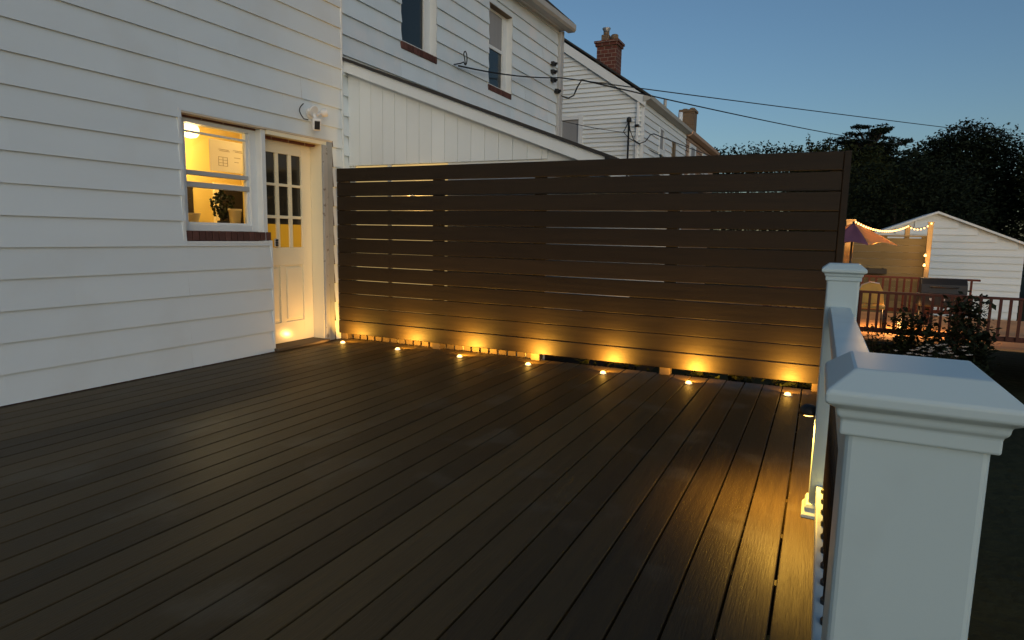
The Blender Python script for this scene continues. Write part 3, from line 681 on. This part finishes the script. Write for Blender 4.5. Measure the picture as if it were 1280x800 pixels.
for y0, y1, z0, z1 in TW:
    bm = new(); box(bm, HX + .03, HX + .085, y0, y1, z0, z1); ww = obj('window', bm, 'trim', h4)
    bm = new(); box(bm, HX + .0855, HX + .09, y0 + .2, y1 - .3, z0 + .1, (z0+z1)/2 - .04); box(bm, HX + .0855, HX + .09, y0 + .2, y1 - .3, (z0+z1)/2 + .04, z1 - .1); obj('pane', bm, 'curtain', ww)
bm = new(); box(bm, -5.75, -5.15, 27.6, 28.2, 5.1, 6.40); box(bm, -5.79, -5.11, 27.56, 28.24, 6.4005, 6.50); c4 = obj('chimney', bm, 'tanbrick', h4)
bm = new(); lathe(bm, [(.12, 6.50), (.10, 6.58)], (-5.6, 27.9, 0), 12); lathe(bm, [(.12, 6.50), (.10, 6.60)], (-5.3, 27.9, 0), 12); obj('chimney_pot', bm, 'tanbrick', c4)
bm = new(); tube(bm, [(-5.45, 26.3, 5.5), (-5.45, 26.3, 6.15)], .09, 10); obj('vent_pipe', bm, 'trim', h4)

# ------------------------------------------------------------------ service mast and cables
mast = thing('service_mast', 'thin black service mast against the clapboard gable', 'mast', (-5.11, 17.9, GZ))
bm = new(); tube(bm, [(-5.11, 17.9, GZ), (-5.13, 17.9, 4.40)], .028, 8); obj('pole', bm, 'black', mast)
bm = new(); lathe(bm, [(.03, 0), (.07, .03), (.07, .11), (.03, .15)], (-5.13, 17.9, 4.38), 12); obj('weatherhead', bm, 'black', mast)
kn = thing('cable_clamp', 'small black cable clamp on the clapboard gable beside the service mast', 'cable clamp', (-4.93, 18.05, 4.30))
bm = new(); box(bm, -4.99, -4.87, 17.98, 18.09, 4.26, 4.34, bev=.015); obj('body', bm, 'black', kn)

def cat(a, b, sag, n=18):
    a, b = Vector(a), Vector(b); return [a.lerp(b, t/n) - Vector((0, 0, sag * 4 * (t/n) * (1 - t/n))) for t in range(n + 1)]
def cable(label, pts, r, cat_='cable', name='utility_cable'):
    bm = new(); tube(bm, pts, r, 6); return tag(obj(name, bm, 'rubber'), label, cat_)
cable('thin upper utility cable rising from the wall hook across the sky', cat((-4.70, 7.87, 3.485), (-4.60, 11.35, 4.09), .05, 8)[:-1] + cat((-4.60, 11.35, 4.09), (7.5, 31.6, 5.26), .03, 30), .011)
lower = [(-4.78, 11.56, 3.90), (-4.70, 11.75, 3.84), (-4.62, 11.88, 3.83), (-4.52, 11.9, 3.88), (-4.46, 11.9, 4.02), (-4.37, 11.9, 4.15)]
cable('thick lower utility cable with drip loop at the downspout', lower + cat((-4.37, 11.9, 4.15), (3.67, 38, 5.99), .12, 30)[1:], .015)
cable('slack black service cable looping below the mast weatherhead', [(-5.13, 17.88, 4.40), (-5.06, 17.8, 4.15), (-4.93, 17.75, 3.88), (-4.75, 17.7, 3.76), (-4.6, 17.75, 3.82), (-4.48, 17.8, 4.0), (-4.40, 17.85, 4.03)] + cat((-4.40, 17.85, 4.03), (-3.6, 32, 4.6), .05)[1:], .014)
cable('lower service cable drooping from the mast along the white side wall', [(-5.13, 17.88, 4.40), (-5.26, 17.85, 4.12), (-5.1, 17.8, 3.95), (-4.85, 17.8, 3.80)] + cat((-4.85, 17.8, 3.80), (-4.0, 30, 3.7), .12)[1:], .012)
cable('thin wire crossing the gable from the hidden window to the mast', cat((-7.3, 17.9, 4.58), (-5.2, 17.85, 4.10), .03, 10), .010)
hk = [(BX + .02, 7.84, 3.50), (-4.66, 7.86, 3.51)] + [(-4.64, 7.95 + .05*math.cos(a), 3.60 + .09*math.sin(a)) for a in [-2.4 + i*.5 for i in range(11)]] + [(-4.66, 8.0, 3.52)]
cable('small black wire loop hooked to the weathered wall between the windows', hk, .008, 'wire hook', 'wire_hook')

# ------------------------------------------------------------------ trees
def leaf_mass(bm, blobs, n, size, rs, up=0.0):
    tot = sum(b[1][0]*b[1][1]*b[1][2] for b in blobs) 
    for (c, rad) in blobs:
        k = int(n * (rad[0]*rad[1]*rad[2]) ** .67 / sum((b[1][0]*b[1][1]*b[1][2]) ** .67 for b in blobs))
        for _ in range(k):
            d = Vector((rs.gauss(0, 1), rs.gauss(0, 1), rs.gauss(0, 1))).normalized(); q = rs.uniform(.12, 1) ** .5 * rs.uniform(.9, 1.12)
            p = Vector((c[0] + d.x*rad[0]*q, c[1] + d.y*rad[1]*q, c[2] + d.z*rad[2]*q))
            s = size * rs.uniform(.6, 1.5)
            u = Vector((rs.gauss(0, 1), rs.gauss(0, 1), rs.gauss(0, .6))).normalized(); w = u.cross(Vector((rs.gauss(0, 1), rs.gauss(0, 1), rs.gauss(0, 1)))).normalized()
            quad(bm, [p - u*s, p - w*s*.45 + u*s*.1, p + u*s, p + w*s*.45 + u*s*.1], rs.random())
def tree(name, label, catg, base, h, blobs, n, size, m, seed, group=None, trunk=.18, limbs=True):
    rs = random.Random(seed); t = thing(name, label, catg, base, group)
    bm = new(); top = Vector((base[0], base[1], base[2] + h*.75))
    tube(bm, [base, (base[0] + .1, base[1], base[2] + h*.35), top], [trunk, trunk*.7, trunk*.25], 8)
    if limbs:
        for (c, rad) in blobs:
            s = Vector(base).lerp(top, rs.uniform(.4, .9)); mid = s.lerp(Vector(c), .5) + Vector((0, 0, .2)); tube(bm, [s, mid, c], [trunk*.35, trunk*.22, .03], 6)
    obj('trunk', bm, 'bark', t)
    bm = new(); leaf_mass(bm, blobs, n, size, rs); obj('crown', bm, m, t)
    return t
rs = random.Random(11)
# distant hedge of trees, one mass
bm = new(); bl = []
x = -16
while x < 19:
    hh = (6.15 if x < 3 else 4.9) + rs.uniform(-.22, .25); bl.append(((x, 38 + rs.uniform(-1, 1), hh - 1.2), (1.3, 1.3, 1.4))); bl.append(((x + rs.uniform(-.5, .5), 38, 2.2), (1.3, 1.2, 2.2))); x += 1.0
leaf_mass(bm, bl, 90000, .09, rs)
o = obj('distant_woodland', bm, 'leaf3'); o['kind'] = 'stuff'; o['label'] = 'low dark woodland along the horizon behind the fence'; o['category'] = 'woodland'
# olive tree behind the fence top with upright sprigs
bl = [((-1.0, 33, 3.9), (1.0, 1.2, 1.4)), ((-.1, 33, 4.0), (1.1, 1.2, 1.5)), ((1.0, 32.5, 3.6), (1.1, 1.2, 2.0)), ((.3, 32.5, 1.5), (1.9, 1.4, 2.2)), ((1.8, 32.5, 3.8), (.9, 1.1, 1.6)), ((2.2, 32, 2.4), (1.3, 1.2, 2.0))]
for i in range(7): bl.append(((-1.6 + i*.36 + rs.uniform(-.1, .1), 33, 5.25 + rs.uniform(-.15, .15)), (.13, .13, .38)))
bl += [((-.95, 33, 5.75), (.1, .1, .42)), ((-.05, 33, 5.65), (.12, .1, .36))]
tree('olive_tree', 'olive green broad tree with upright sprigs behind the fence end', 'tree', (.4, 33, GZ), 5.8, bl, 17000, .075, 'leaf2', 4)
# feathery layered tree
t = thing('feathery_tree', 'dark feathery layered tree standing highest against the sky', 'tree', (1.7, 36, GZ))
rs = random.Random(21)
bm = new(); tube(bm, [(1.7, 36, GZ), (1.75, 36, 2.5), (1.8, 36, 5.2)], [.2, .16, .08], 8)
fr = []
for i in range(60):
    a = rs.uniform(0, 2*PI); lev = rs.choice((0, 0, 1, 1, 1, 2)); z = (5.45, 5.95, 6.45)[lev] + rs.uniform(-.12, .16); r0 = rs.uniform(.5, (2.0, 1.9, 1.3)[lev])
    c0 = Vector((1.75 + .35*math.cos(a), 36 + .35*math.sin(a), z - rs.uniform(.3, .6))); c1 = Vector((1.75 + r0*math.cos(a), 36 + r0*math.sin(a), z + .10*r0))
    tube(bm, [(1.76, 36, z - .9), c0, c0.lerp(c1, .55) + Vector((0, 0, .10)), c1], [.05, .04, .03, .012], 5); fr.append((c0, c1))
obj('trunk', bm, 'bark', t)
bm = new()
sprays = []
for c0, c1 in fr:
    for k in range(3):
        q = c0.lerp(c1, rs.uniform(.5, 1.02)); sprays.append((tuple(q + Vector((rs.uniform(-.15, .15), rs.uniform(-.15, .15), .02))), (rs.uniform(.22, .36), rs.uniform(.2, .3), rs.uniform(.05, .09))))
leaf_mass(bm, sprays, 9000, .06, rs)
leaf_mass(bm, [((1.75, 36, 4.7), (1.6, 1.1, .85)), ((2.3, 36, 3.4), (1.8, 1.2, 1.8))], 14000, .075, rs)
obj('crown', bm, 'leaf3', t)
tree('dense_tree', 'dense dark round crowned tree at the right edge of the view', 'tree', (5.0, 34, GZ), 6, [((4.3, 34, 4.6), (1.15, 1.3, 1.35)), ((5.3, 34, 4.9), (1.4, 1.4, 1.6)), ((3.7, 33, 2.6), (1.5, 1.4, 2.1)), ((6.4, 34, 4.0), (1.6, 1.5, 2.2)), ((5.2, 33, 2.0), (2.2, 1.5, 2.2)), ((3.2, 33, 4.2), (.8, 1, 1.0))], 44000, .075, 'leaf3', 9)
tree('hedge_tree', 'broad dark tree beyond the white shed gable', 'tree', (9.5, 32, GZ), 6, [((8.4, 32, 3.9), (1.7, 1.5, 2.0)), ((10.4, 32, 4.2), (1.8, 1.5, 2.3)), ((9.4, 32, 1.6), (2.6, 1.5, 2.4)), ((12.5, 32, 3.0), (2.0, 1.5, 2.8))], 30000, .09, 'leaf', 15)
tree('evergreen_tree', 'black green bushy evergreen directly behind the wooden yard fence', 'tree', (2.0, 24, GZ), 4.6, [((1.2, 24, 2.0), (1.0, 1, 1.9)), ((2.3, 24, 2.2), (1.1, 1, 2.0)), ((3.4, 24, 2.0), (1.1, 1, 1.9)), ((2.0, 24, .4), (2.0, 1, 1.6))], 15000, .06, 'leaf3', 31)

# ------------------------------------------------------------------ neighbour's yard on the right
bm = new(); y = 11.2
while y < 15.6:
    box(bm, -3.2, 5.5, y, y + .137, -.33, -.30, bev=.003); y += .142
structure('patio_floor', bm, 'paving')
def railing(label, y, x0, x1, zt, zb, seed):
    t = thing('wooden_railing', label, 'railing', (x0, y, -.3), 'red brown wooden railings of the neighbouring deck')
    bm = new(); box(bm, x0, x1, y - .045, y + .045, zt - .035, zt, bev=.004); obj('top_rail', bm, 'red_wood', t)
    bm = new(); box(bm, x0, x1, y - .02, y + .02, zb, zb + .07, bev=.004); obj('bottom_rail', bm, 'red_wood', t)
    x = x0
    while x < x1 + .01:
        bm = new(); box(bm, x - .045, x + .045, y + .021, y + .11, -.6, zt - .036, bev=.005); obj('rail_post', bm, 'red_wood', t); x += 1.3
    x = x0 + .08
    while x < x1 - .03:
        bm = new(); box(bm, x - .017, x + .017, y - .0445, y - .0205, zb + .02, zt - .036); obj('baluster', bm, 'red_wood', t); x += .115
railing('red brown wooden railing in front of the glowing patio floor', 11.0, -.75, 4.6, .455, -.17, 1)
railing('shorter red brown railing further back below the wooden yard fence', 13.9, .55, 2.6, .56, -.1, 2)
# wooden fence behind
wf = thing('yard_fence', 'pale wooden board yard fence lit by the string lights', 'fence', (1, 15.8, GZ))
bm = new(); z = -.95
while z < 1.2:
    box(bm, .30, 1.95, 15.80, 15.825, z, z + .1475, bev=.003); z += .149
z_top = z
obj('slat_panel', bm, 'grey_wood', wf)
for xx in (.42, 1.2, 1.92):
    bm = new(); box(bm, xx - .045, xx + .045, 15.8255, 15.915, GZ, z_top + .03); obj('fence_post', bm, 'grey_wood', wf)
bm = new(); box(bm, .30, 1.96, 15.785, 15.925, z_top + .031, z_top + .06); obj('cap_rail', bm, 'grey_wood', wf)
# black planter hung on the fence
t = thing('planter_box', 'long black planter box hung low on the wooden yard fence', 'planter', (1.05, 15.7, .6))
bm = new(); box(bm, .86, 1.28, 15.62, 15.79, .52, .63, bev=.006); obj('box', bm, 'black', t)
bm = new(); [box(bm, x_, x_ + .02, 15.60, 15.797, .632, .645) for x_ in (.92, 1.2)]; obj('bracket', bm, 'black_metal', t)
# posts that carry the string lights
def yard_post(label, x, y, z1, w=.09):
    t = thing('timber_post', label, 'post', (x, y, GZ), 'timber posts of the string lights')
    bm = new(); box(bm, x - w/2, x + w/2, y, y + w, GZ, z1, bev=.005); obj('shaft', bm, 'pale_wood', t)
    bm = new(); box(bm, x - w/2 - .01, x + w/2 + .01, y - .01, y + w + .01, z1 + .001, z1 + .025, bev=.004); obj('cap', bm, 'pale_wood', t)
yard_post('wide pale timber post beside the purple and orange parasol', .43, 12.9, 1.56, .14)
yard_post('middle timber post below the peak of the string lights', 1.62, 15.97, 1.53)
yard_post('timber post at the right end of the string lights', 1.985, 15.60, 1.60)
# string lights
st = thing('string_lights', 'drooping string of glowing warm bulbs between the timber posts', 'string lights', (1.2, 14.3, 1.5))
pts = cat((.48, 12.25, 1.535), (1.62, 15.95, 1.56), .13, 24) + cat((1.62, 15.95, 1.56), (1.985, 15.58, 1.61), .095, 7)[1:]
bm = new(); tube(bm, pts, .006, 5); obj('wire', bm, 'black', st)
bm = new(); lathe(bm, [(.005, -.036), (.013, -.031), (.017, -.019), (.012, -.004), (.006, 0)], (0, 0, 0), 8); b0 = obj('bulb', bm, 'bulb', st)
b0.location = Vector(pts[0]); b0.matrix_parent_inverse = Matrix.Translation(-st.location)
for i, p in enumerate(pts[1:]):
    b = b0.copy(); C.objects.link(b); b.location = p; b.parent = st; b.matrix_parent_inverse = Matrix.Translation(-st.location)
for (q, en) in (((.86, 12.6, 1.44), 22), ((1.28, 14.6, 1.36), 6), ((1.8, 15.2, 1.42), 5)):
    ld = bpy.data.lights.new('string_glow', 'POINT'); ld.energy = en; ld.color = (1, .60, .24); ld.shadow_soft_size = .12
    lo = bpy.data.objects.new('string_glow', ld); C.objects.link(lo); lo.location = Vector(q) - st.location; lo.parent = st
# two hanging bulbs
for i, (z, l) in enumerate(((.94, 'upper single glowing bulb beside the white shed'), (.74, 'lower single glowing bulb beside the white shed'))):
    t = thing('garden_bulb', l, 'lamp', (1.93, 15.56, z), 'bulbs fixed to the right timber post')
    bm = new(); lathe(bm, [(.004, -.03), (.022, -.022), (.026, 0), (.014, .02), (.010, .03)], (1.93, 15.54, z), 12); obj('bulb', bm, 'bulb', t)
    bm = new(); lathe(bm, [(.013, .0305), (.013, .06)], (1.93, 15.54, z), 10); obj('socket', bm, 'black', t)
    ld = bpy.data.lights.new('bulb_glow', 'POINT'); ld.energy = .9; ld.color = (1, .5, .15); ld.shadow_soft_size = .03
    lo = bpy.data.objects.new('bulb_glow', ld); C.objects.link(lo); lo.location = (0, -.1, 0); lo.parent = t
# parasol
um = thing('patio_parasol', 'purple and orange patio parasol beside the timber post', 'parasol', (.47, 12.2, -.3))
uc = Vector((.45, 12.2, 1.50)); nseg = 8
mats = []
for s in range(nseg):
    a0 = R(-118) + 2*PI/nseg*s; a1 = a0 + 2*PI/nseg
    bm = new(); n1, n2 = 8, 6
    grid = []
    for i in range(n1 + 1):
        row = []
        for j in range(n2 + 1):
            a = a0 + (a1 - a0)*j/n2; tt = i/n1; rr = .72*tt * (math.cos((a1-a0)/2) / math.cos(a - (a0+a1)/2)) * (1 - .10*tt*math.sin(PI*j/n2))
            zz = -.36 * tt**1.15 - .03*math.sin(PI*j/n2)*tt*(1-tt)*4 + .05*math.sin(PI*j/n2)*tt**3
            row.append(bm.verts.new(uc + Vector((rr*math.cos(a), rr*math.sin(a), zz))))
        grid.append(row)
    for i in range(n1):
        for j in range(n2):
            vv = [grid[i][j], grid[i+1][j], grid[i+1][j+1], grid[i][j+1]]
            f = bm.faces.new(vv); f.smooth = True
    bmesh.ops.remove_doubles(bm, verts=bm.verts[:], dist=1e-5)
    o = obj('canopy_panel', bm, 'purple' if s in (0, 4) else 'orange', um)
    sm = o.modifiers.new('thick', 'SOLIDIFY'); sm.thickness = .004
bm = new(); tube(bm, [(.45, 12.2, -.3), (.45, 12.2, 1.53)], .02, 10); obj('pole', bm, 'black_metal', um)
bm = new(); lathe(bm, [(.24, 0), (.24, .04), (.05, .08)], (.45, 12.2, -.299), 20); obj('base', bm, 'black', um)
# patio chair
t = thing('patio_chair', 'golden patio chair with curved back beyond the red railing', 'chair', (.80, 12.0, -.3))
bm = new(); pr = [(.54 + .14*0, .16), (.54, .34), (.60, .47), (.72, .52), (.86, .50), (.93, .36), (.95, .16)]
prism(bm, [(a + .06, b) for a, b in pr], 'y', 12.3, 12.34); obj('backrest', bm, 'gold', t, .006)
bm = new(); box(bm, .60, 1.02, 11.85, 12.295, .10, .15, bev=.01); obj('seat', bm, 'gold', t)
for xx, yy in ((.63, 11.88), (.99, 11.88), (.63, 12.27), (.99, 12.27)):
    bm = new(); tube(bm, [(xx, yy, -.3), (xx, yy, .099)], .016, 8); obj('leg', bm, 'black_metal', t)
bm = new(); tube(bm, [(a + .06, 12.29, b) for a, b in pr[:5]], .012, 6); obj('frame', bm, 'metal', t)
# grill
t = thing('barbecue_grill', 'dark covered barbecue grill at the right of the patio', 'grill', (1.85, 12.8, -.3))
bm = new(); box(bm, 1.55, 2.25, 12.7, 13.15, .12, .34, bev=.03, seg=2); obj('body', bm, 'black', t)
bm = new(); prism(bm, [(12.72, .345), (13.13, .345), (13.10, .50), (13.0, .60), (12.85, .60), (12.75, .50)], 'x', 1.57, 2.23); ld_ = obj('lid', bm, 'black', t, .01)
bm = new(); tube(bm, [(1.7, 12.70, .46), (2.1, 12.70, .46)], .010, 8); obj('handle', bm, 'black_metal', ld_)
for xx in (1.62, 2.18):
    for yy in (12.75, 13.1):
        bm = new(); tube(bm, [(xx, yy, -.3), (xx, yy, .12)], .02, 8); obj('leg', bm, 'black_metal', t)
for k in range(3):
    bm = new(); tube(bm, [(1.72 + .18*k, 12.67, .25), (1.72 + .18*k, 12.70, .25)], .022, 10); obj('knob', bm, 'metal', t)
# lantern that lights the patio floor
t = thing('floor_lantern', 'small lantern glowing low on the neighbouring patio floor', 'lantern', (.95, 12.6, -.3))
bm = new(); lathe(bm, [(.06, 0), (.06, .02)], (1.30, 12.5, -.299), 16); lathe(bm, [(.06, .16), (.05, .19), (.01, .22)], (1.30, 12.5, -.299), 16); obj('body', bm, 'black_metal', t)
bm = new(); lathe(bm, [(.045, .021), (.045, .159)], (1.30, 12.5, -.299), 16); obj('globe', bm, 'bulb', t)
ld = bpy.data.lights.new('lantern_glow', 'SPOT'); ld.spot_size = R(150); ld.spot_blend = .5; ld.energy = 60; ld.color = (1, .50, .15); ld.shadow_soft_size = .06
lo = bpy.data.objects.new('lantern_glow', ld); C.objects.link(lo); lo.location = (.35, -.15, .62); lo.parent = t
# white shed gable
sh = thing('white_shed', 'small white shed with gable and lapped siding behind the yard fence', 'shed', (2.6, 18.5, GZ))
AX, AZ, slp = 2.42, 1.90, .41
bm = new(); z = GZ; p_ = .16
while z < AZ:
    zt = z + p_; hw = min(1.75, (AZ - zt) / slp)
    if hw > .05: siding(bm, 'y', 18.2, [(AX - hw, AX + hw, z, zt)], p_, z, .03, 5)
    z = zt
obj('siding', bm, 'siding_far', sh)
bm = new(); ez_ = AZ - 1.75*slp
prism(bm, [(AX - 1.75, GZ), (AX + 1.75, GZ), (AX + 1.75, ez_), (AX, AZ), (AX - 1.75, ez_)], 'y', 18.215, 20.5); obj('core_wall', bm, 'siding_far', sh)
bm = new(); prism(bm, [(AX - 1.9, ez_ - .06), (AX - 1.9, ez_ - .01), (AX, AZ + .05), (AX + 1.9, ez_ - .01), (AX + 1.9, ez_ - .06), (AX, AZ)], 'y', 18.1, 20.6); obj('roof', bm, 'trim', sh)
# plants near the railing and behind the fence
def plant(name, label, c, h, r, n, m, seed, group=None, size=.05, flowers=0):
    rs = random.Random(seed); t = thing(name, label, 'plant', c, group)
    bm = new(); tips = []
    for i in range(7):
        a = rs.uniform(0, 2*PI); q = rs.uniform(.2, 1); tip = Vector((c[0] + r*q*math.cos(a), c[1] + r*q*math.sin(a), c[2] + h*rs.uniform(.6, 1))); tips.append(tip)
        tube(bm, [c, Vector(c).lerp(tip, .5) + Vector((0, 0, .05)), tip], [.012, .008, .003], 5)
    obj('stem', bm, 'bark', t)
    bm = new()
    for i in range(n):
        tip = rs.choice(tips); p = Vector(c).lerp(tip, rs.uniform(.3, 1.05)) + Vector((rs.gauss(0, r*.22), rs.gauss(0, r*.22), rs.gauss(0, r*.15)))
        u = Vector((rs.gauss(0, 1), rs.gauss(0, 1), rs.gauss(0, .6))).normalized()*size*rs.uniform(.6, 1.4); w = u.cross(Vector((rs.gauss(0, .5), rs.gauss(0, .5), 1))).normalized()*u.length*.5
        quad(bm, [p - u, p - w, p + u, p + w], rs.random())
    obj('leaves', bm, m, t)
    if flowers:
        bm = new()
        for i in range(flowers):
            p = Vector((c[0] + rs.uniform(-r, r), c[1] + rs.uniform(-r, r)*.5, c[2] + h*rs.uniform(.75, 1.02))); s = .022
            for k in range(5):
                a = 2*PI*k/5; b = a + 1.0; quad(bm, [p, p + Vector((math.cos(a)*s, math.sin(a)*s*.6, s*.6)), p + Vector((math.cos((a+b)/2)*s*1.5, math.sin((a+b)/2)*s, s*.8)), p + Vector((math.cos(b)*s, math.sin(b)*s*.6, s*.6))])
        obj('blossoms', bm, 'petal', t)
plant('garden_shrub', 'tall dark shrub in front of the red railing at its right end', (1.55, 10.4, GZ), 1.30, .30, 1500, 'leaf3', 41, size=.04)
plant('garden_shrub', 'leafy dark shrub before the middle of the red railing', (1.15, 10.55, GZ), 1.30, .30, 1500, 'leaf', 42, size=.034)
plant('garden_shrub', 'sparse shrub in front of the red railing beside the white post', (.85, 10.6, GZ), 1.0, .22, 500, 'leaf', 43, size=.03)
plant('garden_shrub', 'large dark shrub covering the far right of the patio', (2.0, 10.3, GZ), 1.5, .35, 1900, 'leaf3', 44, size=.042)
plant('flowering_plant', 'low plant with pale blooms just beyond the near white post cap', (1.42, 9.4, GZ), .90, .32, 800, 'leaf', 45, size=.03, flowers=55)
plant('low_plant', 'low leafy plant beyond the white handrail', (.85, 9.5, GZ), .78, .30, 700, 'leaf2', 46, size=.03, flowers=10)
names = ['leafy plant showing under the fence just right of the bright post stub', 'leafy plant under the fence left of the wide dark post stub', 'leafy plant under the fence beside the wide dark post stub', 'leafy plant under the fence between two post stubs', 'leafy plant under the fence nearest the railing post']
for i, (x_, h_) in enumerate(((-2.1, 1.05), (-1.55, 1.0), (-.95, 1.05), (-.5, 1.0), (-.1, 1.02))):
    plant('fence_plant', names[i], (x_, 5.85, GZ), h_ + .05, .26, 900, 'leaf2', 60 + i, 'plants growing behind the privacy fence', .045)
